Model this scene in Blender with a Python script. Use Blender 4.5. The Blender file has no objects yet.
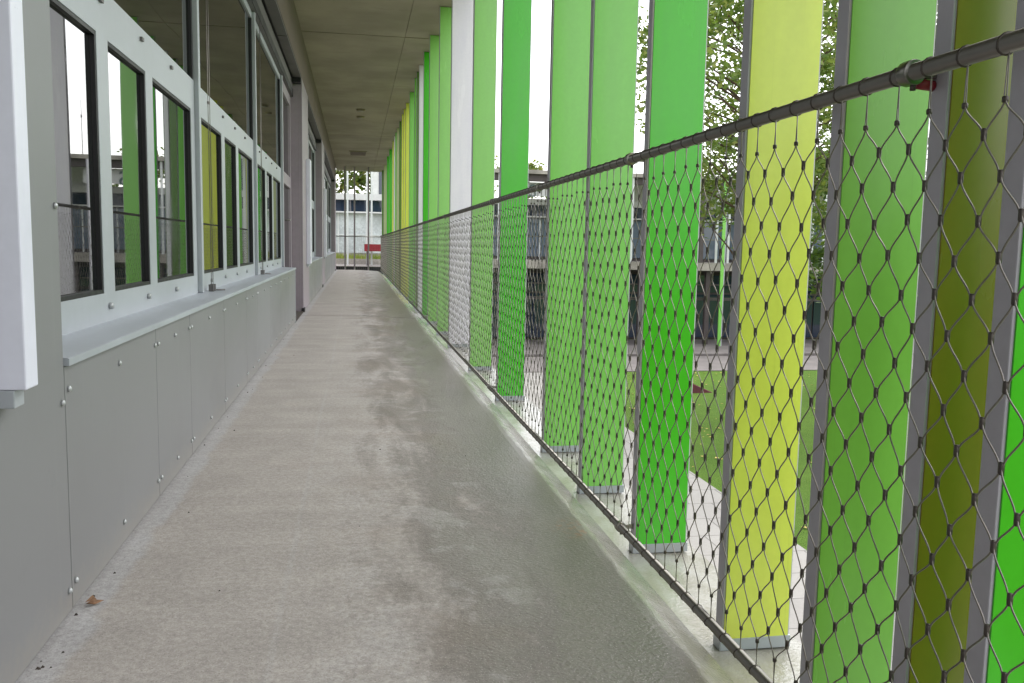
import bpy, bmesh, math, random
from mathutils import Vector, Matrix
R = math.radians
random.seed(7)
S = bpy.context.scene
C = S.collection

# ------------------------------------------------------------------ helpers
def lin(c):
    return tuple(((v/255)/12.92 if v/255 <= .04045 else ((v/255+.055)/1.055)**2.4) for v in c)

def tag(o, label=None, cat=None, group=None, kind=None):
    if label: o['label'] = label
    if cat: o['category'] = cat
    if group: o['group'] = group
    if kind: o['kind'] = kind
    return o

def thing(name, label, cat, loc=(0, 0, 0), rz=0, group=None):
    o = bpy.data.objects.new(name, None)
    o.empty_display_size = .1
    C.objects.link(o)
    o.location = loc
    o.rotation_euler = (0, 0, rz)
    return tag(o, label, cat, group)

class MB:
    """collects boxes, tubes and plates; build() links them as one mesh object"""
    def __init__(s):
        s.v = []; s.f = []; s.sm = []
    def raw(s, vs, fs, smooth=False):
        b = len(s.v)
        s.v += [tuple(p) for p in vs]
        s.f += [tuple(i+b for i in f) for f in fs]
        s.sm += [smooth]*len(fs)
        return s
    def box(s, x0, x1, y0, y1, z0, z1):
        vs = [(x, y, z) for z in (z0, z1) for y in (y0, y1) for x in (x0, x1)]
        return s.raw(vs, [(0, 2, 3, 1), (4, 5, 7, 6), (0, 1, 5, 4), (2, 6, 7, 3), (0, 4, 6, 2), (1, 3, 7, 5)])
    def tube(s, pts, r, n=8, cap=True, smooth=True):
        pts = [Vector(p) for p in pts]
        m = len(pts)
        rr = r if isinstance(r, (list, tuple)) else [r]*m
        vs = []
        ref = None
        for i, p in enumerate(pts):
            t = (pts[min(i+1, m-1)] - pts[max(i-1, 0)]).normalized()
            if ref is None:
                ref = Vector((0, 0, 1)) if abs(t.z) < .9 else Vector((1, 0, 0))
            a = (ref - t*ref.dot(t))
            if a.length < 1e-5:
                a = Vector((0, 1, 0)) - t*t.y
            a.normalize(); b = t.cross(a)
            ref = a
            for k in range(n):
                an = 2*math.pi*k/n
                vs.append(p + (a*math.cos(an) + b*math.sin(an))*rr[i])
        fs = []
        for i in range(m-1):
            for k in range(n):
                k2 = (k+1) % n
                fs.append((i*n+k, i*n+k2, (i+1)*n+k2, (i+1)*n+k))
        if cap:
            fs.append(tuple(range(n-1, -1, -1)))
            fs.append(tuple((m-1)*n+k for k in range(n)))
        return s.raw(vs, fs, smooth)
    def torus(s, c, axis, R0, r, n=12, k=5):
        c = Vector(c); ax = Vector(axis).normalized()
        a = ax.orthogonal().normalized(); b = ax.cross(a)
        vs = []; fs = []
        for i in range(n):
            t = 2*math.pi*i/n
            d = a*math.cos(t)+b*math.sin(t)
            for j in range(k):
                u = 2*math.pi*j/k
                vs.append(c + d*(R0+r*math.cos(u)) + ax*r*math.sin(u))
        for i in range(n):
            for j in range(k):
                fs.append((i*k+j, ((i+1) % n)*k+j, ((i+1) % n)*k+(j+1) % k, i*k+(j+1) % k))
        return s.raw(vs, fs, True)
    def extr(s, prof, y0, y1):
        """profile in (x,z), extruded along y"""
        n = len(prof)
        vs = [(x, y0, z) for x, z in prof] + [(x, y1, z) for x, z in prof]
        fs = [(i, (i+1) % n, (i+1) % n+n, i+n) for i in range(n)]
        fs += [tuple(range(n-1, -1, -1)), tuple(range(n, 2*n))]
        return s.raw(vs, fs)
    def build(s, name, mat, parent=None, bevel=0, loc=None):
        me = bpy.data.meshes.new(name)
        me.from_pydata(s.v, [], s.f)
        me.polygons.foreach_set('use_smooth', s.sm)
        bm = bmesh.new(); bm.from_mesh(me)
        bmesh.ops.recalc_face_normals(bm, faces=bm.faces)
        if bevel:
            bmesh.ops.bevel(bm, geom=[e for e in bm.edges if len(e.link_faces) == 2 and e.calc_face_angle(0) > .5],
                            offset=bevel, segments=2, affect='EDGES', profile=.5)
        bm.to_mesh(me); bm.free()
        me.materials.append(mat)
        o = bpy.data.objects.new(name, me)
        C.objects.link(o)
        if parent: o.parent = parent
        if loc: o.location = loc
        return o

# ------------------------------------------------------------------ materials
class NT:
    def __init__(s, name):
        s.m = bpy.data.materials.new(name); s.m.use_nodes = True
        s.t = s.m.node_tree; s.N = s.t.nodes; s.b = s.N['Principled BSDF']
        s._pos = None
    def n(s, typ, **kw):
        nd = s.N.new(typ)
        for k, v in kw.items():
            if k in ('inp',):
                for a, b in v.items():
                    s.put(nd.inputs[a], b)
            else: setattr(nd, k, v)
        return nd
    def put(s, sock, v):
        if hasattr(v, 'is_output') or isinstance(v, bpy.types.NodeSocket): s.t.links.new(v, sock)
        else:
            if isinstance(v, tuple) and len(v) == 3 and sock.type == 'RGBA': v = (*v, 1)
            sock.default_value = v
    def pos(s):
        if s._pos is None: s._pos = s.n('ShaderNodeNewGeometry').outputs['Position']
        return s._pos
    def obj(s): return s.n('ShaderNodeTexCoord').outputs['Object']
    def sep(s, v):
        return s.n('ShaderNodeSeparateXYZ', inp={0: v}).outputs
    def scale(s, v, k):
        return s.n('ShaderNodeVectorMath', operation='MULTIPLY', inp={0: v, 1: k}).outputs[0]
    def noise(s, v, sc, det=4, rough=.55, dist=0):
        return s.n('ShaderNodeTexNoise', inp={'Vector': v, 'Scale': sc, 'Detail': det, 'Roughness': rough, 'Distortion': dist}).outputs[0]
    def vor(s, v, sc): return s.n('ShaderNodeTexVoronoi', inp={'Vector': v, 'Scale': sc}).outputs[0]
    def ramp(s, v, a, b, lo=0., hi=1.):
        return s.n('ShaderNodeMapRange', clamp=True, interpolation_type='SMOOTHSTEP', inp={0: v, 1: a, 2: b, 3: lo, 4: hi}).outputs[0]
    def math(s, op, a, b=0.):
        return s.n('ShaderNodeMath', operation=op, inp={0: a, 1: b}).outputs[0]
    def mix(s, f, a, b, mode='MIX'):
        nd = s.n('ShaderNodeMix', data_type='RGBA', blend_type=mode)
        s.put(nd.inputs[0], f); s.put(nd.inputs[6], a); s.put(nd.inputs[7], b)
        return nd.outputs[2]
    def set(s, **kw):
        for k, v in kw.items():
            s.put(s.b.inputs[{'col': 'Base Color', 'rough': 'Roughness', 'metal': 'Metallic', 'ior': 'IOR', 'spec': 'Specular IOR Level', 'coat': 'Coat Weight', 'coatr': 'Coat Roughness', 'normal': 'Normal'}[k]], v)
        return s
    def bump(s, h, st=.2, d=.01):
        s.put(s.b.inputs['Normal'], s.n('ShaderNodeBump', inp={'Strength': st, 'Distance': d, 'Height': h}).outputs[0])
        return s

def paint(name, col, rough=.4, metal=0, var=.08, sc=3., bump=0, spec=.5, coat=0, rv=.1):
    t = NT(name)
    n1 = t.noise(t.pos(), sc, 5); n2 = t.noise(t.pos(), sc*14, 3)
    k = t.math('ADD', t.math('MULTIPLY', n1, .7), t.math('MULTIPLY', n2, .3))
    d = tuple(c*(1-var*2) for c in col); u = tuple(min(1, c*(1+var*2)) for c in col)
    t.set(col=t.mix(t.ramp(k, .3, .7), d, u), rough=t.ramp(k, .3, .7, max(.02, rough-rv), min(1, rough+rv)), metal=metal, spec=spec, coat=coat)
    if bump: t.bump(n2, bump, .003)
    return t.m

M = {}
def fin_mat(name, rgb):
    t = NT(name)
    p = t.pos()
    n1 = t.noise(t.scale(p, (6, 6, 1.2)), 1.5, 5); n2 = t.noise(p, 60, 3)
    c = lin(rgb)
    k = t.math('ADD', t.math('MULTIPLY', n1, .75), t.math('MULTIPLY', n2, .25))
    col = t.mix(t.ramp(k, .3, .7), tuple(v*.93 for v in c), tuple(min(1, v*1.05) for v in c))
    # thin streaks of dirt that ran down from the top
    st = t.noise(t.scale(p, (90, 90, .8)), 1.0, 3)
    col = t.mix(t.ramp(st, .62, .8, 0, .12), col, lin((70, 80, 50)))
    t.set(col=col, rough=t.ramp(n1, .3, .7, .2, .28), spec=.6)
    return t.m
M['vivid'] = fin_mat('vivid_green_paint', (70, 194, 30))
M['fresh'] = fin_mat('fresh_green_paint', (134, 210, 94))
M['light'] = fin_mat('light_green_paint', (144, 213, 104))
M['mid'] = fin_mat('mid_green_paint', (120, 192, 72))
M['yellow'] = fin_mat('yellow_green_paint', (222, 231, 92))
M['olive'] = fin_mat('olive_green_paint', (140, 130, 38))
M['white'] = fin_mat('white_paint', (246, 241, 254))
M['pale'] = fin_mat('pale_sage_paint', (190, 200, 150))
M['dark'] = fin_mat('dark_green_paint', (84, 128, 40))
M['frame_grey'] = paint('fin_grey_aluminium', lin((188, 185, 194)), .5, 0, .04, rv=.03)
M['steel'] = paint('stainless_steel', lin((128, 125, 120)), .33, .92, .05, 3, rv=.03)
M['wire'] = paint('stainless_wire', lin((132, 126, 120)), .36, .8, .1, 30, rv=.03)
M['ferrule'] = paint('dark_ferrule', lin((84, 78, 74)), .4, .7, .12, 40, rv=.05)
def clad_mat():
    t = NT('grey_cladding'); p = t.pos(); x, y, z = t.sep(p)
    base = lin((131, 131, 133))
    a = t.noise(p, 1.1, 4); st = t.noise(t.scale(p, (30, 30, .7)), 1.2, 4); sp = t.noise(p, 34, 4, .7)
    c = t.mix(t.ramp(a, .3, .7), tuple(v*.93 for v in base), tuple(v*1.05 for v in base))
    c = t.mix(t.ramp(st, .56, .78, 0, .16), c, lin((150, 152, 150)))
    zz = t.math('ADD', z, t.math('MULTIPLY', t.math('SUBTRACT', sp, .5), .16))
    c = t.mix(t.math('MULTIPLY', t.ramp(zz, .11, .0), .5), c, lin((146, 140, 132)))
    c = t.mix(t.ramp(t.noise(p, 9, 5, .7), .6, .72, 0, .10), c, lin((96, 96, 94)))
    t.set(col=c, rough=t.ramp(a, .3, .7, .36, .5), metal=.1)
    t.bump(t.noise(t.scale(p, (1, 1, 1)), 2.2, 2), .25, .006)
    return t.m
M['clad'] = clad_mat()
M['clad_pier'] = paint('warm_grey_pier', lin((152, 141, 149)), .5, 0, .05, 1.5, rv=.04)
M['alu'] = paint('pale_window_aluminium', lin((172, 176, 182)), .42, .1, .03, 2, rv=.03)
M['sill'] = paint('pale_sill_metal', lin((176, 181, 188)), .42, .2, .04, 2, rv=.03)
M['black'] = paint('black_gasket_and_shade', lin((22, 20, 24)), .5, 0, .1)
M['whitebox'] = paint('white_lacquer', lin((226, 226, 240)), .35, 0, .02)
M['rivet'] = paint('rivet_metal', lin((178, 180, 181)), .45, .5, .05)
M['shutter'] = paint('shutter_case_metal', lin((108, 104, 104)), .5, .3, .12, 4, rv=.05)
M['redpaint'] = paint('red_paint', lin((142, 34, 48)), .5, 0, .1)
M['darkred'] = paint('dark_red_cloth', lin((84, 34, 40)), .8, 0, .2, 6)
M['whitewall'] = paint('white_render', lin((222, 222, 222)), .8, 0, .06, .8)
M['whitepost'] = paint('white_post_paint', lin((225, 228, 228)), .5, 0, .04)
M['darkpost'] = paint('dark_post_paint', lin((84, 76, 76)), .6, 0, .1)
M['slabc'] = paint('weathered_concrete', lin((164, 158, 150)), .85, 0, .18, 1.4, .4)
M['path'] = paint('path_concrete', lin((122, 116, 114)), .85, 0, .1, 1.2, .3)
M['bark'] = paint('bark', lin((84, 68, 54)), .9, 0, .25, 6, .8)
M['branch'] = M['bark']
M['dryleaf'] = paint('dry_leaf_brown', lin((140, 106, 80)), .8, 0, .25, 40)
M['debris'] = paint('dark_debris', lin((62, 54, 48)), .9, 0, .3, 40)
M['palefacade'] = paint('pale_curtained_glass', lin((206, 212, 214)), .25, 0, .12, .9)

def glass(name, base, ior=2.2, wave=.004):
    t = NT(name)
    n = t.noise(t.scale(t.pos(), (1, 1, .45)), 1.1, 1, .3)
    d = t.noise(t.pos(), 3, 5)
    t.set(col=base, rough=t.ramp(d, .45, .75, .012, .05), ior=ior)
    t.bump(n, .35, wave)
    return t.m
M['glass'] = glass('dark_reflecting_glass', lin((20, 22, 22)), 4.0, .006)
M['galleryglass'] = glass('pale_blue_gallery_glass', lin((112, 124, 140)), 1.6)
M['farglass'] = glass('dark_blue_glass', lin((46, 58, 76)), 1.6)

def floor_mat():
    t = NT('walkway_concrete'); p = t.pos(); x, y, z = t.sep(p)
    big = t.noise(p, .9, 4); med = t.noise(p, 4.5, 6, .62, .4); fine = t.noise(p, 60, 3, .7); grit = t.vor(p, 150)
    # longitudinally smeared stain pattern
    sm = t.noise(t.scale(p, (3.2, .8, 1)), 1.7, 6, .65, .6)
    dry = lin((180, 173, 167)); wet = lin((108, 102, 97)); pale = lin((184, 180, 178))
    mott = t.ramp(med, .3, .72)
    c = t.mix(mott, tuple(v*.90 for v in dry), tuple(v*1.06 for v in dry))
    xb = t.math('ADD', x, t.math('MULTIPLY', t.math('SUBTRACT', sm, .5), 1.1))
    xb = t.math('ADD', xb, t.math('MULTIPLY', t.math('SUBTRACT', t.noise(p, 28, 5, .75), .5), .5))
    wetm = t.ramp(xb, -.02, .34)
    c = t.mix(t.math('MULTIPLY', wetm, .85), c, t.mix(t.ramp(sm, .35, .65), tuple(v*.84 for v in wet), tuple(v*1.12 for v in wet)))
    dk = t.ramp(t.math('ADD', x, t.math('MULTIPLY', t.math('SUBTRACT', big, .5), .4)), .36, .66)
    c = t.mix(t.math('MULTIPLY', dk, .5), c, lin((84, 80, 76)))
    tide = t.math('MULTIPLY', t.ramp(xb, -.06, .0), t.ramp(xb, .07, .01))
    c = t.mix(t.math('MULTIPLY', tide, .28), c, pale)
    # lighter dried rims in the middle
    rim = t.math('MULTIPLY', t.ramp(med, .52, .6), t.ramp(med, .72, .62))
    midx = t.math('MULTIPLY', t.ramp(x, -.15, .1), t.ramp(x, .5, .3))
    c = t.mix(t.math('MULTIPLY', t.math('MULTIPLY', rim, midx), .4), c, pale)
    # pale strip along the foot of the wall and the dried construction line
    wl = t.ramp(t.math('ADD', x, t.math('MULTIPLY', t.math('SUBTRACT', med, .5), .09)), -.535, -.565)
    c = t.mix(t.math('MULTIPLY', wl, .5), c, lin((192, 194, 200)))
    ln = t.math('ABSOLUTE', t.math('ADD', t.math('ADD', x, .165), t.math('MULTIPLY', t.math('SUBTRACT', big, .5), .03)))
    c = t.mix(t.math('MULTIPLY', t.ramp(ln, .012, .003), t.ramp(sm, .35, .6, .12, .45)), c, pale)
    # green-brown grime towards the open edge
    gr = t.ramp(t.math('ADD', x, t.math('MULTIPLY', t.math('SUBTRACT', sm, .5), .35)), .42, .68)
    c = t.mix(t.math('MULTIPLY', gr, t.ramp(big, .38, .62, .1, .55)), c, lin((96, 92, 74)))
    # rust drips
    dx = t.math('ADD', x, -.655); dy = t.math('ADD', y, -2.46)
    d2 = t.math('SQRT', t.math('ADD', t.math('MULTIPLY', dx, dx), t.math('MULTIPLY', t.math('MULTIPLY', dy, dy), .6)))
    c = t.mix(t.math('MULTIPLY', t.ramp(d2, .1, .01), t.ramp(t.noise(p, 38, 3), .5, .62, 0, .7)), c, lin((150, 92, 52)))
    c = t.mix(t.ramp(t.noise(p, 2.1, 2), .62, .75, 0, .06), c, lin((176, 132, 104)))
    c = t.mix(t.math('MULTIPLY', t.ramp(t.noise(p, 1.6, 4), .48, .62), t.math('MULTIPLY', t.ramp(x, -.15, .1), t.ramp(x, .5, .3))), c, t.mix(.3, c, lin((124, 108, 92))))
    bands = t.noise(t.scale(p, (.35, 5, 1)), 1.3, 4)
    c = t.mix(t.ramp(bands, .42, .62, .14, 0), c, lin((120, 114, 108)))
    # grains
    c = t.mix(t.ramp(t.noise(p, 190, 2, .7), .36, .6, .22, 0), c, lin((92, 84, 80)))
    c = t.mix(t.ramp(fine, .3, .7, .3, 0), c, lin((84, 78, 74)))
    c = t.mix(t.ramp(grit, .1, .24, .42, 0), c, lin((206, 200, 197)))
    c = t.mix(t.ramp(t.vor(t.scale(p, (1.01, 1.03, 1)), 118), .10, .2, .5, 0), c, lin((88, 76, 70)))
    # wet smooth rim: pale cement with streaky dirt
    es = t.noise(t.scale(p, (5, 2.5, 3)), 2.4, 4, .6)
    em = t.ramp(t.math('ADD', x, t.math('MULTIPLY', t.math('SUBTRACT', t.noise(p, 7, 4), .5), .035)), .674, .692)
    ec = t.mix(t.ramp(es, .36, .66), lin((150, 146, 136)), lin((170, 167, 162)))
    c = t.mix(em, c, ec)
    # dark seepage blotches along the rim
    sb = t.math('MULTIPLY', t.ramp(t.noise(t.scale(p, (2.2, 1.0, 1)), 1.9, 5, .65, .5), .55, .68), t.ramp(t.math('ABSOLUTE', t.math('ADD', x, -.61)), .16, .03))
    c = t.mix(t.math('MULTIPLY', sb, .5), c, lin((84, 78, 66)))
    ro = t.math('ADD', t.ramp(xb, .05, .5, .72, .34), t.math('MULTIPLY', fine, .1))
    ro = t.math('ADD', t.math('MULTIPLY', ro, t.math('SUBTRACT', 1., em)), t.math('MULTIPLY', em, t.ramp(es, .3, .7, .07, .16)))
    t.set(col=c, rough=ro, spec=.45)
    h = t.math('ADD', t.math('MULTIPLY', fine, .6), t.math('MULTIPLY', med, .8))
    h = t.math('ADD', h, t.math('MULTIPLY', t.noise(p, 110, 2), t.math('MULTIPLY', wetm, .9)))
    t.bump(h, .5, .004)
    return t.m
M['floor'] = floor_mat()

def ceil_mat():
    t = NT('board_concrete'); p = t.pos()
    a = t.noise(p, 1.3, 5); b = t.noise(t.scale(p, (1, 5, 1)), 2.2, 5, .6); f = t.noise(p, 40, 4)
    base = lin((156, 146, 128))
    c = t.mix(t.ramp(a, .3, .7), tuple(v*.82 for v in base), tuple(v*1.14 for v in base))
    c = t.mix(t.ramp(b, .56, .75, 0, .3), c, lin((110, 104, 92)))
    c = t.mix(t.ramp(t.vor(p, 9), .05, .02, 0, .35), c, lin((80, 74, 66)))
    t.set(col=c, rough=.8); t.bump(f, .25, .003)
    return t.m
M['ceil'] = ceil_mat()
M['beam'] = paint('beam_concrete', lin((120, 106, 100)), .8, 0, .08, 1.5)

def lawn_mat():
    t = NT('lawn_grass'); p = t.pos()
    a = t.noise(p, .35, 4); b = t.noise(p, 4, 5, .7); f = t.noise(p, 30, 4, .8)
    c = t.mix(t.ramp(a, .3, .7), lin((74, 112, 34)), lin((92, 128, 42)))
    c = t.mix(t.ramp(b, .35, .65, .55, 0), c, lin((62, 96, 26)))
    c = t.mix(t.ramp(f, .35, .7, 0, .5), c, lin((128, 152, 64)))
    t.set(col=c, rough=.9, spec=.2); t.bump(f, 1., .05)
    return t.m
M['lawn'] = lawn_mat()

def paver_mat():
    t = NT('pale_pavers'); p = t.pos()
    br = t.n('ShaderNodeTexBrick', offset=.5, inp={'Vector': p, 'Color1': lin((160, 157, 152)), 'Color2': lin((148, 145, 141)), 'Mortar': lin((96, 92, 90)), 'Scale': 1., 'Mortar Size': .012, 'Mortar Smooth': .2, 'Brick Width': .8, 'Row Height': .8})
    a = t.noise(p, .7, 5); f = t.noise(p, 25, 4)
    c = t.mix(t.ramp(a, .3, .7, .35, 0), br.outputs[0], lin((140, 136, 130)))
    c = t.mix(t.ramp(f, .35, .7, .2, 0), c, lin((120, 116, 112)))
    t.set(col=c, rough=.7); t.bump(f, .3, .005)
    return t.m
M['paver'] = paver_mat()

def leaf_mat(name, c1, c2, c3):
    t = NT(name)
    oi = t.n('ShaderNodeNewGeometry').outputs['Random Per Island']
    n = t.noise(t.pos(), .9, 3)
    c = t.mix(t.ramp(n, .35, .65), c1, c2)
    c = t.mix(t.ramp(oi, .45, 1., 0, .75), c, c3)
    t.set(col=c, rough=.55, spec=.3)
    tr = t.n('ShaderNodeBsdfTranslucent', inp={'Color': t.mix(.5, c, lin((150, 180, 50)))})
    mx = t.n('ShaderNodeMixShader', inp={0: .3, 1: t.b.outputs[0], 2: tr.outputs[0]})
    t.t.links.new(mx.outputs[0], t.N['Material Output'].inputs[0])
    return t.m
M['leafA'] = leaf_mat('leaves_mid', lin((72, 98, 48)), lin((112, 132, 70)), lin((150, 150, 84)))
M['leafB'] = leaf_mat('leaves_dark', lin((42, 66, 34)), lin((62, 88, 42)), lin((84, 104, 52)))
M['leafC'] = leaf_mat('leaves_far', lin((72, 92, 50)), lin((104, 116, 62)), lin((150, 140, 70)))

# ------------------------------------------------------------------ constants of the place
XL = -.608          # face of the wall cladding
XW = -.74           # face of the window frames
ZC = 3.22           # ceiling
GZ = -3.5           # courtyard ground
YEND = 27.7

# ------------------------------------------------------------------ setting
MB().box(-400, 400, -400, 400, GZ-.5, GZ).build('lawn', M['lawn'])['kind'] = 'structure'
pv = MB()
pv.raw([(1.2, -12, GZ+.004), (6.45, -12, GZ+.004), (6.45, 29.0, GZ+.004), (1.2, 29.0, GZ+.004)], [(0, 1, 2, 3)])
pv.build('paving', M['paver'])['kind'] = 'structure'
pt = MB(); pt.box(1.2, 60, 29.0, 33.0, GZ+.002, GZ+.03); pt.box(1.2, 60, 33.02, 38.38, GZ+.002, GZ+.13)
pt.build('courtyard_path', M['path'], bevel=.01)['kind'] = 'structure'

def walk_prof():
    return [(XL-.02, 0), (-.2, 0), (.2, -.004), (.655, -.030), (.70, -.038), (.766, -.070), (.772, -.116), (1.055, -.125), (1.055, -.35), (XL-.02, -.35)]
w = MB()
w.extr(walk_prof(), -3, 9.985); w.extr(walk_prof(), 10.015, YEND)
w.box(XW-.3, XL-.021, -3, YEND, -.35, -.004)
w.build('walkway', M['floor'])['kind'] = 'structure'
ce = MB()
ys = [-3, .95, 10.49, 20.03, 29.8]
for a, b in zip(ys, ys[1:]):
    ce.box(XL-.02, .5652, a+.02, b-.012, ZC, ZC+.06)
    n = 3
    for i in range(n):
        u = a+(b-a)*i/n; v = a+(b-a)*(i+1)/n
        ce.box(.5678, 1.12, u+(.02 if i == 0 else .006), v-(.02 if i == n-1 else .006), ZC, ZC+.06)
ce.box(XL-.02, 1.12, -3, 29.8, ZC+.06, ZC+.4)
ce.build('ceiling', M['ceil'], bevel=.004)['kind'] = 'structure'

# small ceiling fittings
for y in (16.15, 17.05):
    t = thing('ceiling_light', 'small round ceiling spot, %s of the pair on the concrete ceiling' % ('nearer' if y < 16.5 else 'farther'), 'light', (.09, y, ZC), group='ceiling spots')
    MB().tube([(0, 0, 0), (0, 0, -.03)], .075, 16).build('housing', M['ceil'], t)
    MB().tube([(0, 0, -.0305), (0, 0, -.036)], .055, 16).build('diffuser', M['slabc'], t)
t = thing('ceiling_vent', 'dark slotted vent in the concrete ceiling near the corridor end', 'vent', (.06, 23.8, ZC))
MB().box(-.23, .23, -.5, .5, -.02, 0).build('frame', M['ceil'], t)
v = MB()
for i in range(6): v.box(-.2, .2, -.44+i*.16, -.44+i*.16+.09, -.026, -.0205)
v.build('slots', M['beam'], t)

# ------------------------------------------------------------------ left building
bld = thing('school_building', 'grey clad school wing with a band of dark reflecting windows along the walkway', 'building', (-.7, 12, 0))
bld.location = (0, 0, 0)
MB().box(-8, XW-.06, -3, 29.0, -.35, ZC+.4).build('core_wall', M['clad_pier'], bld)
MB().box(-8, XL-.03, -3, 29.8, ZC+.41, ZC+.7).build('roof', M['slabc'], bld)
lo = MB(); lo.box(-8, .55, -3, YEND-.1, GZ, -.36)
lo.build('lower_storey', M['clad_pier'], bld)
MB().box(XW-.05, XL, -3, 27.6, 2.7, ZC-.002).build('lintel_beam', M['beam'], bld)

def rivet(y, z, parent, x=XL+.0005, r=.0075):
    MB().tube([(x, y, z), (x+.004, y, z), (x+.0065, y, z)], [r, r*.9, r*.4], 10).build('rivet', M['rivet'], parent)

def panel(y0, y1, z0, z1, mat, rv=True, name='cladding_panel', mid=True):
    o = MB().box(XL-.03, XL, y0+.002, y1-.002, z0, z1).build(name, mat, bld, bevel=.0012)
    if rv:
        for z in ((z0+.055, z1-.05) if z1 < 1 else (.06, .47, .88, 1.30, 1.72, 2.14, 2.56)):
            ys = [y0+.022, y1-.022] + ([(y0+y1)/2] if mid else [])
            for y in ys: rivet(y, z, o)
    return o

# piers (full height cladding between the window bays)
for y0, y1, far in ((-3, .55, 0), (.55, 1.95, 0), (10.45, 11.75, 1), (16.4, 17.7, 1), (26.4, 27.6, 1)):
    p = MB().box(XW-.05, XL-.031, y0, y1, 0, 2.699).build('pier', M['clad_pier'], bld)
    panel(y0, y1, .012, 2.695, M['clad'] if y1 < 5 else M['clad_pier'], y1 < 5 and y0 > 0, mid=False)
    if far:
        MB().box(XL-.02, XL+.012, y0-.004, y0+.16, .001, .05).build('foot_plate', M['black'], bld)

def guide_wire(y, parent):
    x = XW+.035
    g = MB()
    for dy in (0, .05): g.tube([(x, y+dy, .575), (x, y+dy, 2.46)], .0018, 5)
    g.build('guide_wire', M['wire'], parent)
    c = MB()
    c.box(x-.012, x+.012, y-.012, y+.012, .566, .60); c.box(x-.012, x+.012, y+.04, y+.062, .566, .60)
    c.tube([(x+.02, y+.03, .572), (x+.05, y+.09, .570)], .004, 6)
    c.build('wire_clip', M['shutter'], parent)

def window(s, L=2.25, detail=True):
    """one window module: three narrow lower lights, one wide upper light"""
    k = L/2.25
    cuts = [(s, s+.72*k), (s+.84*k, s+1.32*k), (s+1.43*k, s+2.19*k)]
    f = MB()
    xb, xf = XW-.05, XW
    zb, z1, z2, z3, z4 = .566, .652, 1.412, 1.552, 2.47
    f.box(xb, xf, s-.09, s+L+.03, zb, z1)
    f.box(xb, xf, s-.09, s+L+.03, z2, z3)
    ed = [s-.09] + [q for c in cuts for q in c] + [s+L+.03]
    for i in range(0, len(ed), 2): f.box(xb, xf, ed[i], ed[i+1], z1, z2)
    f.box(xb, xf, s-.09, s-.03, z3, z4)
    f.box(xb, xf, s-.03, s+L+.03, z4-.05, z4)
    win = f.build('window', M['alu'], bld)
    MB().box(XW-.02, XW+.022, s+L+.036, s+L+.08, .568, z4).build('mullion', M['alu'], win, bevel=.003)
    for a, b in cuts:
        sa = MB(); d = .03
        x0, x1 = XW-.049, XW-.002
        sa.box(x0, x1, a, a+.006, z1, z2); sa.box(x0, x1, b-.012, b, z1, z2)
        sa.box(x0, x1, a+.006, b-.012, z1, z1+.012); sa.box(x0, x1, a+.006, b-.012, z2-.012, z2)
        sa.build('sash', M['black'], win)
        MB().box(XW-.048, XW-.015, a+.006, b-.012, z1+.012, z2-.012).build('pane', M['glass'], win)
    MB().box(XW-.048, XW-.012, s-.029, s+L+.001, z3+.001, z4-.051).build('pane', M['glass'], win)
    MB().box(XW-.049, XW-.001, s+L+.002, s+L+.03, z3+.001, z4-.051).build('gasket', M['black'], win)
    if detail:
        y = s+.27
        while y < s+L:
            MB().tube([(XW, y, .612), (XW+.011, y, .612)], .010, 6).build('bolt', M['rivet'], win)
            MB().box(XW, XW+.009, y-.014, y+.014, 1.505, 1.517).build('drain_cap', M['shutter'], win)
            y += .497
    return win

def bay(y0, y1, starts, L, yd=None, joints=(), detail=True):
    ye = yd if yd else y1
    sl = MB(); sl.extr([(XW, .558), (XW, .566), (XL+.006, .562), (XL+.010, .560), (XL+.010, .545), (XL, .545)], y0+.003, ye-.2 if yd else ye-.003)
    sl.build('sill', M['sill'], bld)
    js = [y0] + list(joints)
    for a, b in zip(js, js[1:]):
        panel(a, b, .012, .543, M['clad'], detail)
    if yd:
        MB().box(XW-.03, XL-.031, y0, ye-.2, 0, .543).build('plinth', M['clad'], bld)
    else:
        MB().box(XW-.03, XL-.031, y0, y1, 0, .543).build('plinth', M['clad'], bld)
    for i, s in enumerate(starts):
        wn = window(s, L, detail)
        if detail and i > 0: guide_wire(s+.06, wn)
    # shutter case above the glass and soffit strips
    sc = MB()
    sc.box(XW-.05, XW+.028, y0, y1, 2.475, 2.66)
    so = sc.build('shutter_case', M['shutter'], bld)
    k = MB(); k.box(XW+.029, XW+.034, y0+.002, y1-.002, 2.475, 2.55); k.build('guide_track', M['black'], so)
    st = MB(); n = max(2, round((y1-y0)/2.3)); d = (y1-y0)/n
    for i in range(n): st.box(XW+.045, XL-.002, y0+i*d+.012, y0+(i+1)*d-.012, 2.672, 2.688)
    st.build('soffit_strip', M['shutter'], bld)
    MB().box(XW-.05, XL-.001, y0+.001, y1-.001, 2.689, 2.699).build('soffit_backing', M['black'], bld)
    MB().box(XW+.03, XL-.003, y1-.14, y1-.002, 2.62, 2.671).build('end_bracket', M['black'], bld)

bay(1.95, 10.45, (2.04, 4.43, 6.82), 2.25, 9.28, (2.807, 3.364, 4.215, 5.06, 5.62, 6.46, 7.31, 8.19, 9.08))
bay(11.75, 16.4, (11.9, 14.1), 2.06, None, (13.3, 14.85, 16.398), False)
bay(17.7, 26.4, (17.85, 20.72, 23.55), 2.7, None, (20.6, 23.5, 26.398), False)
MB().box(XW-.01, XL+.004, 9.075, 9.085, .0, .5445).build('end_panel', M['alu'], bld)
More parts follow.
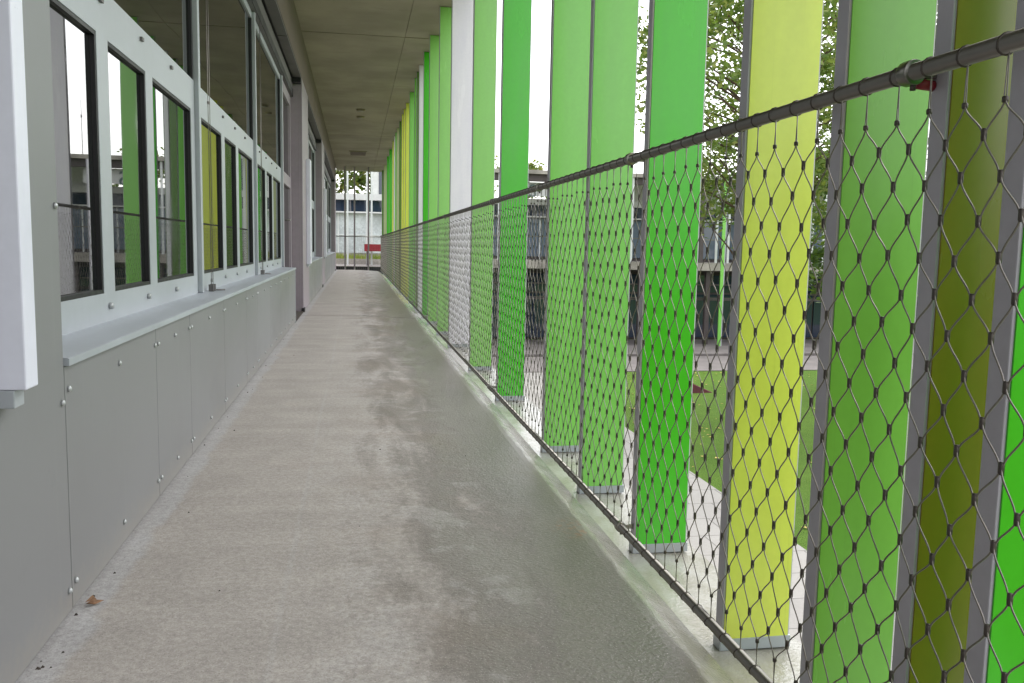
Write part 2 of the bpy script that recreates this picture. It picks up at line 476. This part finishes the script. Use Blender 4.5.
# door at the end of the first bay
d = MB()
d.box(XW-.05, XW+.004, 9.28, 9.40, .012, 2.47); d.box(XW-.05, XW+.004, 10.33, 10.449, .012, 2.47)
d.box(XW-.05, XW+.004, 9.40, 10.33, .012, .20); d.box(XW-.05, XW+.004, 9.40, 10.33, 1.43, 1.55); d.box(XW-.05, XW+.004, 9.40, 10.33, 2.36, 2.47)
dr = d.build('door', M['clad_pier'], bld)
MB().box(XW-.04, XW-.02, 9.40, 10.33, .20, 1.43).build('pane', M['glass'], dr)
MB().box(XW-.04, XW-.02, 9.40, 10.33, 1.55, 2.36).build('pane', M['glass'], dr)
h = MB(); h.tube([(XW+.004, 9.46, 1.05), (XW+.05, 9.46, 1.05), (XW+.05, 9.58, 1.05)], .009, 8); h.build('handle', M['steel'], dr)
MB().box(XW, XL, 9.09, 10.44, .0005, .012).build('threshold', M['debris'], bld)

# white casings on the piers
for y0, y1, lb in ((1.595, 1.652, 'tall white metal casing on the wall at the near left edge of the view'),
                   (11.2, 11.5, 'tall white metal casing on the wall past the first door'),
                   (17.1, 17.4, 'tall white metal casing on the wall closest to the corridor end')):
    t = thing('wall_casing', lb, 'casing', (XL, y0, .55), group='white casings on the piers')
    MB().box(.001, .050, 0, y1-y0, .002, 1.30).build('housing', M['whitebox'], t, bevel=.003)
    MB().box(.001, .03, .0, y1-y0-.012, -.03, .0015).build('bracket', M['alu'], t, bevel=.002)

# ------------------------------------------------------------------ fins along the walkway
FX0, FX1 = .840, 1.010
TH = .043
def fin(y, mat, label, x1=FX1):
    t = thing('facade_fin', label, 'facade fin', (FX0, y, -.118), group='upright fins along the walkway edge')
    w = x1-FX0; H = ZC+.112
    MB().box(0, w, .003, TH-.003, .03, H).build('frame', M['frame_grey'], t, bevel=.002)
    p = MB(); p.box(.005, w-.005, 0, .0028, .03, H); p.box(.005, w-.005, TH-.0028, TH, .03, H)
    p.build('panel', M[mat], t)
    MB().box(-.004, w+.004, .001, TH-.001, 0, .0295).build('base_plate', M['sill'], t, bevel=.002)
    return t
fins = [
 (.985, 'vivid', 'vivid green fin cut by the right edge of the photo, nearest of all', FX1),
 (1.145, 'olive', 'shaded olive fin squeezed between two broad grey edges at right', FX1),
 (1.42, 'mid', 'mid green fin right of the lone wide yellow-green one'),
 (1.81, 'yellow', 'wide yellow-green fin standing alone against the tree and lawn'),
 (2.46, 'vivid', 'saturated green fin next left of the wide yellow-green one'),
 (3.11, 'fresh', 'light green fin touching another on its left, right one of the pair'),
 (3.78, 'fresh', 'light green fin left one of the touching pair, beside the sky gap', 1.022),
 (5.11, 'vivid', 'slim saturated green fin with open sky gaps on both sides'),
 (6.40, 'light', 'light green fin next right of the white fin'),
 (7.90, 'white', 'only white lavender fin in the whole row', 1.036),
 (9.06, 'light', 'light green fin directly left of the white fin'),
 (10.28, 'light', 'light green fin second to the left of the white fin'),
 (11.17, 'vivid', 'narrow looking deep green fin right of the first thin grey fin'),
 (11.98, 'white', 'thin grey white fin left of the deep green one', .905),
 (12.45, 'dark', 'dark olive sliver of a fin just left of the thin grey white fin'),
 (12.92, 'fresh', 'green fin second to the left of the thin grey white fin'),
 (14.1, 'fresh', 'green fin between the far yellow trio and the grey white fin'),
 (15.18, 'yellow', 'far yellow fin, rightmost of the three bright yellow strips'),
 (15.85, 'yellow', 'far yellow fin, middle one of the three bright yellow strips'),
 (16.5, 'yellow', 'far yellow fin, leftmost of the three bright yellow strips'),
 (17.45, 'dark', 'far dark olive green fin just left of the yellow trio'),
 (18.45, 'pale', 'far pale sage fin right of the far green sliver'),
 (19.2, 'fresh', 'far green sliver of a fin between pale sage and the far grey strip'),
 (19.85, 'white', 'far grey white strip of a fin between pale sage and yellow', .90),
 (20.75, 'yellow', 'far thin yellow fin right of the far green group'),
 (22.6, 'vivid', 'far vivid green fin, right one of the two near the corridor end'),
 (24.4, 'vivid', 'far vivid green fin, left one of the two near the corridor end'),
 (27.0, 'pale', 'last but one fin, pale sage sliver by the corridor end'),
 (29.0, 'dark', 'very last fin, dark green sliver beside the end opening'),
]
fin_objs = [fin(*f) for f in fins]

# end fins seen edge on
for x, lb in ((-.335, 'leftmost slender grey upright across the corridor end'), (-.04, 'middle slender grey upright across the corridor end'), (.395, 'rightmost slender grey upright across the corridor end')):
    t = thing('end_fin', lb, 'upright fin', (x, 28.0, -.2), group='uprights across the corridor end')
    MB().box(-.024, .024, 0, .16, 0, ZC+.198).build('frame', M['clad_pier'], t)
    MB().box(-.03, .03, -.01, .17, -.03, -.0005).build('base_plate', M['alu'], t)
    MB().box(.0245, .027, .005, .155, .01, ZC+.195).build('panel', M['fresh'], t)

# ------------------------------------------------------------------ railing with wire net
XM = .80
ZT, ZB = 1.077, -.036
rail = thing('railing', 'stainless steel railing with diamond wire net along the open edge', 'railing', (0, 0, 0))
MB().tube([(XM, -1.2, ZT), (XM, 28.4, ZT)], .0125, 16).build('handrail', M['steel'], rail)
MB().tube([(XM, -1.2, ZB), (XM, 28.4, ZB)], .0115, 14).build('bottom_tube', M['steel'], rail)
MB().tube([(XM, 28.3, ZB+.012), (XM, 28.3, ZT-.014)], .012, 10).build('end_post', M['steel'], rail)

def net(parent, y0, y1, fixed=None, rows=19, wid=.0767, fine=True):
    """diamond net; runs along y at x=XM, or along x at y=fixed"""
    rg = random.Random(3)
    mw, mf = MB(), MB()
    def P(y, z, o=0.):
        return (XM+o, y, z) if fixed is None else (y, fixed+o, z)
    n = int((y1-y0)/wid)
    def nod(i, j):
        y = y0 + (i + (.5 if j % 2 else 0))*wid
        q = ((i*73+j*151) % 97)/97-.5 + .9*math.sin(i*.31+j*.5)*.5
        z = 1.012 if j == 0 else .0265 if j == rows else .967-(j-1)*.0525
        k = 1 + min(2.2, abs(y)/4)
        return y + q*.006*k, z + (((i*31+j*57) % 89)/89-.5)*.007*k
    for i in range(n):
        yc = y0+i*wid
        lod = 0 if (fine and yc < 3.0) else (1 if (fine and yc < 8) else 2)
        seg, ns, r = ((8, 6, .0013), (5, 4, .0013), (2, 3, .0012))[lod]
        for j in range(rows+1):
            a = nod(i, j)
            # ferrule
            hh, fr = .0082, (.0037, .0029, .0018)[lod]
            if j == 0 or j == rows: hh, fr = .004, .004
            if lod == 2:
                mf.tube([P(a[0], a[1]-hh), P(a[0], a[1]+hh)], fr, 4, True, False)
            else:
                mf.tube([P(a[0], a[1]-hh), P(a[0], a[1]-hh*.7), P(a[0], a[1]+hh*.7), P(a[0], a[1]+hh)], [fr*.75, fr, fr, fr*.75], 8)
            if j < rows:
                for di in ((0, 1) if j % 2 else (-1, 0)):
                    if not (0 <= i+di < n): continue
                    b = nod(i+di, j+1)
                    sg = 1 if b[0] > a[0] else -1
                    a0, b0 = a[0]+sg*.0018, b[0]-sg*.0018
                    pts = []
                    for s in range(seg+1):
                        u = s/seg
                        w = u*u*(3-2*u) if seg > 1 else u
                        w = w if seg > 2 else .5*w+.5*u
                        pts.append(P(a0+(b0-a0)*w, a[1]+(b[1]-a[1])*u, sg*.0009))
                    mw.tube(pts, r, ns, False)
            if j == 0 or j == rows:
                z2 = ZT-.012 if j == 0 else ZB+.010
                for o in (-.0028, .0028):
                    mw.tube([P(a[0]+o*.8, a[1]), P(a[0]+o*1.5, z2, o)], .001, 4 if lod < 2 else 3, False)
                # wrap around the tube
                zc, R0 = (ZT, .0130) if j == 0 else (ZB, .0117)
                if fixed is None:
                    mf.torus(P(a[0]+.004, zc), (.12, 1, .22), R0, .0019, 14 if lod < 2 else 8, 5 if lod < 2 else 3)
    mw.build('wire_net', M['wire'], parent)
    mf.build('ferrules', M['ferrule'], parent)
net(rail, 1.669-38*.0767, 28.3)

def clamp(y, z, R0, red=False):
    c = MB()
    c.tube([(XM, y-.011, z), (XM, y+.011, z)], R0+.005, 18)
    c.box(XM+R0, FX0-.0005, y-.006, y+.006, z-.007, z+.007)
    o = c.build('clamp', M['steel'], rail, bevel=.0015)
    MB().tube([(XM+.002, y-.004, z-R0-.012), (XM+.002, y-.004, z-R0-.002)], .0042, 8).build('bolt', M['ferrule'], o)
    if red:
        MB().tube([(XM+.012, y+.002, z-.014), (FX0-.001, y+.002, z-.016)], .008, 10).build('spacer', M['redpaint'], o)
for i, k in enumerate((1, 4, 7, 9, 11, 15, 19, 23, 26, 28)):
    y = fins[k][0]+TH/2
    clamp(y+.012, ZT, .0135, k == 1); clamp(y, ZB, .0115)
clamp(fins[6][0]+TH/2, ZT, .0135)

er = thing('end_railing', 'thin railing with wire net closing the far end of the corridor', 'railing', (0, 0, 0))
MB().tube([(-.6, 27.95, 1.04), (XM, 27.95, 1.04)], .012, 8).build('handrail', M['steel'], er)
en = MB()
for i in range(24):
    x = -.6+i*.06
    en.tube([(x, 27.95, 0), (x+.06, 27.95, 1.03)], .0012, 3, False); en.tube([(x+.06, 27.95, 0), (x, 27.95, 1.03)], .0012, 3, False)
en.build('wire_net', M['wire'], er)

# a dry leaf and grit at the foot of the wall
lf = MB()
lf.raw([(0, 0, .004), (.018, .012, .012), (.05, .016, .006), (.028, -.006, .003), (.012, -.012, .010)], [(0, 1, 3), (1, 2, 3), (0, 3, 4)])
lf.raw([(-.004, .006, .006), (.012, .03, .018), (.026, .022, .008)], [(0, 1, 2)])
tag(lf.build('fallen_leaf', M['dryleaf'], loc=(-.594, 1.99, .001)), 'dry brown leaf lying at the foot of the grey wall', 'leaf').scale = (.72, .72, .8)
db = MB()
for i in range(40):
    y = 1.6+random.random()**1.6*9; x = -.6+abs(random.gauss(0, .03)) if i < 30 else random.uniform(-.5, .55)
    r = random.uniform(.0015, .0045)
    zf = 0 if x < 0 else -.004 if x < .25 else -.02
    db.raw([(x-r, y-r, zf), (x+r, y-r*.6, zf), (x+r*.7, y+r, zf), (x-r*.6, y+r, zf), (x, y, zf+r*1.2)], [(0, 1, 4), (1, 2, 4), (2, 3, 4), (3, 0, 4)])
tag(db.build('grit', M['debris']), 'small dark crumbs of grit scattered on the concrete walkway', 'grit', kind='stuff')

# ------------------------------------------------------------------ courtyard
# leaf litter on the lawn
ll = MB()
for i in range(420):
    y = random.uniform(10, 29); x = random.uniform(6.6, 16)
    a = random.uniform(0, 6.3); r = random.uniform(.03, .08)
    c_, s_ = math.cos(a)*r, math.sin(a)*r
    ll.raw([(x-c_, y-s_, GZ+.02), (x+s_*.6, y-c_*.6, GZ+.035), (x+c_, y+s_, GZ+.02), (x-s_*.6, y+c_*.6, GZ+.03)], [(0, 1, 2, 3)])
tag(ll.build('leaf_litter', paint('yellow_leaf', lin((190, 170, 96)), .8, 0, .3, 8)), 'yellowed leaves scattered over the lawn', 'leaves', kind='stuff')
# dark red tarpaulin heap
tp = MB()
tp.raw([(-.45, -.2, 0), (.55, -.12, 0), (.5, .2, 0), (-.45, .25, 0), (-.42, -.1, .2), (-.1, -.06, .26), (.3, .0, .1), (-.3, .16, .24), (.05, .14, .17)],
       [(0, 1, 6, 5, 4), (4, 5, 8, 7), (5, 6, 8), (1, 2, 6), (2, 3, 7, 8, 6), (3, 0, 4, 7)])
tag(tp.build('tarpaulin', M['darkred'], loc=(10.05, 24.7, GZ), bevel=.02), 'dark red crumpled tarpaulin lying flat on the lawn', 'tarpaulin').scale = (1.25, 1.25, 1.35)

# opposite wing
WY = 36.0
wing = thing('opposite_wing', 'two storey school wing with open gallery across the courtyard', 'building', (14, WY, GZ))
wing.location = (0, 0, 0)
def wpart(name, mat, *boxes, parent=None):
    m = MB()
    for b in boxes: m.box(*b)
    return m.build(name, M[mat], parent or wing)
WX0, WX1 = 5.6, 27.0
wpart('roof_slab', 'slabc', (WX0, WX1, WY-.1, WY+4, 3.86, 4.02))
wpart('roof_beam', 'darkpost', (WX0, WX1, WY+.1, WY+.35, 3.56, 3.858))
wpart('gallery_floor', 'slabc', (WX0, WX1, WY, WY+2.6, -.08, .26))
wpart('parapet', 'whitewall', (-7, WX1, WY+2.3, WY+2.7, 2.70, 2.96), (-7, WX1, WY+2.3, WY+2.6, 2.14, 2.20))
wpart('upper_wall', 'whitewall', (9.0, WX1, WY+2.6, WY+2.8, 2.961, 3.859), (-7, WX1, WY+2.75, WY+2.95, -.08, 2.695))
win = wpart('clerestory', 'whitewall', (-7, WX1, WY+2.71, WY+2.74, 2.2, 2.7))
x = -7.0
while x < WX1:
    wpart('pane', 'farglass', (x, min(x+1.3, WX1), WY+2.62, WY+2.66, 2.205, 2.695), parent=win); x += 1.36
gl = wpart('gallery_windows', 'darkpost', (WX0, WX1, WY+2.68, WY+2.72, .262, 2.14))
x = WX0
while x < WX1-.2:
    wpart('pane', 'galleryglass', (x+.03, x+1.27, WY+2.60, WY+2.66, .4, 2.1), parent=gl)
    wpart('mullion', 'whitepost', (x-.03, x+.028, WY+2.57, WY+2.67, .27, 2.138), parent=gl); x += 1.3
pg = wpart('pale_glazing', 'palefacade', (-7, WX0-.02, WY+2.62, WY+2.66, .42, 2.138))
for x in (-3.2, -2, -.75, .45, 1.7, 2.9):
    wpart('mullion', 'whitepost', (x-.03, x+.03, WY+2.55, WY+2.615, .42, 2.138), parent=pg)
for x in (-.32, .44, .62): wpart('column', 'whitepost', (x-.035, x+.035, WY-.9, WY-.82, -.029, 4.3))
wpart('glazing_rail', 'whitepost', (-7, WX0-.02, WY+2.57, WY+2.618, 1.18, 1.22), parent=pg)
wpart('base_wall', 'slabc', (-7, WX0-.03, WY+2.4, WY+2.7, GZ, .40))
rg = random.Random(11)
x = WX0+.3; k = 0
while x < WX1:
    k += 1
    mat = ('whitepost', 'whitepost', 'darkpost')[k % 3]
    wd = .045 if mat == 'whitepost' else .09
    wpart('gallery_post', mat, (x-wd, x+wd, WY+.02, WY+.1, .262, 3.855))
    x += rg.choice((.55, .7, .85, 1.1))
wpart('gallery_rail', 'steel', (WX0, WX1, WY+.11, WY+.15, 1.25, 1.29))
# lower storey: recessed dark glass behind columns
wpart('lower_wall', 'darkpost', (WX0, WX1, WY+2.4, WY+2.8, GZ+.13, -.081))
lg = wpart('lower_windows', 'darkpost', (WX0, WX1, WY+2.3, WY+2.36, GZ+.2, -.3))
x = WX0
while x < WX1-.2:
    wpart('pane', 'farglass', (x+.04, x+1.55, WY+2.22, WY+2.29, GZ+.25, -1.25), parent=lg)
    wpart('pane', 'farglass', (x+.04, x+1.55, WY+2.22, WY+2.29, -1.15, -.35), parent=lg); x += 1.6
x = WX0+.5
while x < WX1:
    wpart('column', 'darkpost', (x-.1, x+.1, WY+.3, WY+.5, GZ+.13, -.082)); x += 3.1
wpart('lower_rail', 'darkpost', *[(WX0, WX1, WY+.6, WY+.64, z, z+.05) for z in (-.75, -1.35, -1.42)])
# wing fins
for x, mat, lb in ((12.35, 'yellow', 'slender yellow green upright on the opposite gallery'), (15.75, 'fresh', 'slender green double upright before the opposite dark ground floor'), (8.35, 'white', 'slender white upright on the left part of the opposite gallery'), (18.9, 'white', 'slender white upright on the right part of the opposite gallery')):
    t = thing('gallery_fin', lb, 'facade fin', (x, WY-.35, GZ+.03), group='slender uprights on the opposite wing')
    MB().box(-.07, .07, 0, .06, .05, 7.3).build('panel', M[mat], t)
    MB().box(.075, .12, .01, .05, .05, 7.3).build('frame', M['frame_grey'], t)
    MB().box(-.09, .14, -.02, .08, 0, .0495).build('base_plate', M['alu'], t)
# sign letter on the white upper wall
cu = bpy.data.curves.new('sign_letter', 'FONT'); cu.body = 'S'; cu.size = .95; cu.extrude = .02; cu.align_x = 'CENTER'
tmp = bpy.data.objects.new('tmp', cu); C.objects.link(tmp)
bpy.context.view_layer.update()
me = bpy.data.meshes.new_from_object(tmp.evaluated_get(bpy.context.evaluated_depsgraph_get()))
bpy.data.objects.remove(tmp)
t = thing('wall_sign', 'white sign panel with a grey green letter S below the opposite roof slab', 'sign', (7.5, WY+.42, 2.97))
MB().box(-.75, 1.3, 0, .05, 0, .58).build('board', M['whitewall'], t)
me.materials.clear(); me.materials.append(paint('sign_grey', lin((104, 122, 124)), .6))
lo_ = bpy.data.objects.new('letter', me); C.objects.link(lo_); lo_.parent = t
lo_.rotation_euler = (R(90), 0, 0); lo_.location = (-.12, -.022, -.04); lo_.scale = (.8, .8, 1)
# mast
t = thing('roof_mast', 'thin antenna mast on the opposite roof', 'antenna', (8.95, WY+1, 4.02))
MB().tube([(0, 0, 0), (0, 0, 1.1), (0, 0, 2.2)], [.02, .014, .008], 6).build('pole', M['darkpost'], t)
MB().box(-.12, .12, -.12, .12, -.0, .05).build('foot', M['slabc'], t)
m = MB(); m.tube([(0, 0, 1.5), (0, 0, 1.62)], .03, 6); m.build('collar', M['darkpost'], t)

# roof deck seen through the corridor end
dk = MB(); dk.box(-7, 3.2, 33.4, WY+2.38, -.05, -.03); dko = dk.build('deck', M['path']); dko['kind'] = 'structure'
MB().box(-7, 3.2, 33.41, WY+2.38, GZ, -.0505).build('deck_gap_shade', M['black'])['kind'] = 'structure'  # black box standing in for the shade of the gap below the deck
pl = thing('planter', 'long low planter of grass in front of the far pale glazing', 'planter', (-1.5, 36.6, -.03))
MB().box(-5, 4.5, 0, 1.4, 0, .22).build('trough', M['slabc'], pl)
g = MB(); rg = random.Random(5)
for i in range(2600):
    x, y = rg.uniform(-4.95, 4.45), rg.uniform(.03, 1.37); a = rg.uniform(0, 3.14); hh = rg.uniform(.12, .3); q = .02
    g.raw([(x-q*math.cos(a), y-q*math.sin(a), .2), (x+q*math.cos(a), y+q*math.sin(a), .2), (x+rg.uniform(-.06, .06), y+rg.uniform(-.06, .06), .2+hh)], [(0, 1, 2)])
tag(g.build('grass', leaf_mat('planter_grass', lin((120, 140, 60)), lin((150, 160, 80)), lin((176, 172, 100))), pl), kind='stuff')
t = thing('bench', 'red bench standing on the deck beyond the corridor end', 'bench', (.95, 34.6, -.03))
MB().box(-.62, .62, 0, .34, .56, .64).build('seat', M['redpaint'], t)
MB().box(-.62, .62, .34, .39, .60, .84).build('backrest', M['redpaint'], t)
for sx in (-.5, .5): MB().box(sx-.03, sx+.03, .03, .36, 0, .5595).build('leg', M['darkpost'], t)
# block behind
blk = thing('upper_block', 'white upper storey block with blue windows behind the far parapet', 'building', (2.6, 43, GZ))
MB().box(-1.85, 1.6, 0, 5, 0, 10.5).build('wall', M['whitewall'], blk)
for i in range(2):
    w_ = MB().box(-1.5+i*1.5, -.25+i*1.5, -.03, -.002, 6.6, 8.2).build('window', M['farglass'], blk)
    MB().box(-1.54+i*1.5, -.21+i*1.5, -.05, -.002, 6.5, 6.595).build('sill', M['whitepost'], w_)

# ------------------------------------------------------------------ trees
def tree(name, label, cat, loc, H, rad, trunk_r, n_leaf, leaf, mat, seed, bottom=.25, squash=1.0, clumps=60, cr=.16, group=None):
    rg = random.Random(seed)
    t = thing(name, label, cat, loc, 0, group)
    tr = MB()
    pts = [(0, 0, -.1), (.02*H*.3, 0, H*.25), (-.02*H*.3, .01*H, H*.55), (0, 0, H*.9)]
    tr.tube(pts, [trunk_r*1.35, trunk_r*.9, trunk_r*.6, trunk_r*.12], 9)
    cl = []
    for i in range(clumps):
        # clump centres inside an egg-shaped volume
        while True:
            p = Vector((rg.uniform(-1, 1), rg.uniform(-1, 1), rg.uniform(-1, 1)))
            if .18 < p.length < 1: break
        z = H*(bottom+(1-bottom)*(p.z*.5+.5))
        tap = .55+.45*math.sin(math.pi*min(1, max(0, (z/H-bottom)/(1-bottom)*.85+.12)))
        c = Vector((p.x*rad*tap, p.y*rad*tap*squash, z))
        cl.append((c, rg.uniform(.6, 1.4)*cr*rad))
        zb = max(H*bottom*.8, z-rad*rg.uniform(.2, .6)); zb = min(zb, H*.85)
        b0 = Vector((0, 0, zb)); md = (b0+c)/2+Vector((rg.uniform(-.1, .1), rg.uniform(-.1, .1), rg.uniform(-.02, .12)))*rad*.5
        if i % 2 == 0: tr.tube([b0, md, c], [trunk_r*.26*(1-.6*zb/H), trunk_r*.11, trunk_r*.04], 5)
    tr.build('trunk', M['bark'], t)
    vs, fs = [], []
    for i in range(n_leaf):
        c, r = cl[rg.randrange(len(cl))]
        d = Vector((rg.gauss(0, 1), rg.gauss(0, 1), rg.gauss(0, .75)))
        p = c + d*r*.62
        a = Vector((rg.gauss(0, 1), rg.gauss(0, 1), rg.gauss(0, .6))).normalized()
        b = a.orthogonal().normalized(); b.rotate(Matrix.Rotation(rg.uniform(0, 6.28), 3, a))
        l = leaf*rg.uniform(.6, 1.3); wv = a*l*.5; hv = b*l*.28
        k = len(vs)
        vs += [p-wv, p+hv*.9-wv*.1, p+wv, p-hv*.9-wv*.1]
        fs.append((k, k+1, k+2, k+3))
    mb = MB(); mb.raw(vs, fs)
    me = bpy.data.meshes.new('crown'); me.from_pydata([tuple(v) for v in vs], [], fs)
    me.materials.append(M[mat]); o = bpy.data.objects.new('crown', me); C.objects.link(o); o.parent = t
    return t
tree('broadleaf_tree', 'tall loose leafy tree on the lawn seen left and right of the wide yellow-green fin', 'tree', (9.7, 20, GZ), 13.5, 3.7, .2, 23000, .16, 'leafA', 4, .32, 1, 230, .125)
tree('dark_tree', 'dense dark tree filling the narrow gap right of the wide yellow-green fin', 'tree', (15.6, 24.5, GZ), 14, 2.5, .22, 16000, .2, 'leafB', 9, .04, 1, 120, .17)
bg = 'distant trees behind the wings'
tree('distant_tree', 'autumn tinted tree behind the far parapet at the corridor end', 'tree', (-1.0, 44, GZ), 10.5, 2.8, .2, 4500, .32, 'leafC', 21, .3, 1, 50, .16, bg)
tree('distant_tree', 'leafy tree behind the opposite roof slab, visible in the widest sky gap', 'tree', (9.3, 50, GZ), 9.6, 2.6, .2, 4000, .3, 'leafC', 22, .3, 1, 50, .16, bg)
tree('distant_tree', 'leafy tree behind the opposite wing, right behind the slim saturated green fin', 'tree', (6.2, 47, GZ), 8.6, 2.2, .2, 4000, .3, 'leafC', 23, .3, 1, 50, .16, bg)
tree('distant_tree', 'leafy tree farthest right behind the opposite wing', 'tree', (19, 48, GZ), 9.8, 3.4, .2, 4000, .3, 'leafC', 24, .3, 1, 50, .16, bg)

rg = random.Random(77)
tl = MB()  # unseen leaf mass, added so the fins mirror something dark low down
for i in range(7000):
    u = rg.uniform(0, 1); x = 1.5+u*34
    top = 5.5+2.2*math.sin(x*.9)+1.6*math.sin(x*.37+1)
    z = rg.uniform(0, 1)**.8*top; y = -22-6*u+rg.gauss(0, 1.2); l = rg.uniform(.25, .6)
    a = Vector((rg.gauss(0, 1), rg.gauss(0, 1), rg.gauss(0, 1))).normalized(); b = a.orthogonal().normalized()
    q = Vector((x, y, GZ+z))
    tl.raw([q-a*l, q+b*l*.6, q+a*l, q-b*l*.6], [(0, 1, 2, 3)])
tag(tl.build('unseen_tree_belt', M['leafB']), 'unseen belt of dark leaves added behind the viewpoint to darken the fin reflections', 'trees', kind='stuff')

tl = MB()
for i in range(8000):
    u = rg.uniform(0, 1); y = -26+u*110
    top = 6.5+2.2*math.sin(y*.5)+1.6*math.sin(y*.21+1)
    z = rg.uniform(0, 1)**.8*top; x = 46+rg.gauss(0, 1.5); l = rg.uniform(.35, .8)
    a = Vector((rg.gauss(0, 1), rg.gauss(0, 1), rg.gauss(0, 1))).normalized(); b = a.orthogonal().normalized()
    q = Vector((x, y, GZ+z))
    tl.raw([q-a*l, q+b*l*.6, q+a*l, q-b*l*.6], [(0, 1, 2, 3)])
tag(tl.build('unseen_tree_belt', M['leafB']), 'far off wood closing the lawn on the right', 'trees', kind='stuff')

# ------------------------------------------------------------------ light
SE, SA = R(62), R(40)
wd = bpy.data.worlds.new('World'); S.world = wd; wd.use_nodes = True
nt = wd.node_tree
sk = nt.nodes.new('ShaderNodeTexSky'); sk.sky_type = 'NISHITA'; sk.sun_disc = False
sk.sun_elevation = SE; sk.sun_rotation = SA; sk.air_density = 1.4; sk.dust_density = 1.2; sk.ozone_density = 1
hs = nt.nodes.new('ShaderNodeHueSaturation'); hs.inputs['Saturation'].default_value = .12
nt.links.new(sk.outputs[0], hs.inputs['Color'])
bgd = nt.nodes['Background']; nt.links.new(hs.outputs[0], bgd.inputs[0]); bgd.inputs[1].default_value = .15
sn = bpy.data.lights.new('Sun', 'SUN'); sn.energy = .6; sn.angle = R(70); sn.color = (1, .96, .9)
so = bpy.data.objects.new('Sun', sn); C.objects.link(so)
dirv = Vector((math.sin(SA)*math.cos(SE), math.cos(SA)*math.cos(SE), math.sin(SE)))
so.rotation_euler = dirv.to_track_quat('Z', 'Y').to_euler()

# ------------------------------------------------------------------ camera
RM = ((0.98409, 0.17767, 0.00108), (-0.17670, 0.97804, 0.11055), (0.01859, -0.10898, 0.99387))
cam = bpy.data.cameras.new('Camera'); co = bpy.data.objects.new('Camera', cam); C.objects.link(co)
mw = Matrix([[RM[i][0], RM[i][2], -RM[i][1], (0, 0, .8137)[i]] for i in range(3)] + [[0, 0, 0, 1]])
co.matrix_world = mw
cam.sensor_width = 36; cam.lens = 864.56/1024*36; cam.clip_end = 2000; cam.clip_start = .02
S.camera = co
S.view_settings.view_transform = 'Standard'; S.view_settings.look = 'None'; S.view_settings.gamma = 1
S.view_settings.exposure = 1.66
S.cycles.max_bounces = 10; S.cycles.diffuse_bounces = 6; S.cycles.glossy_bounces = 5
S.cycles.use_denoising = True
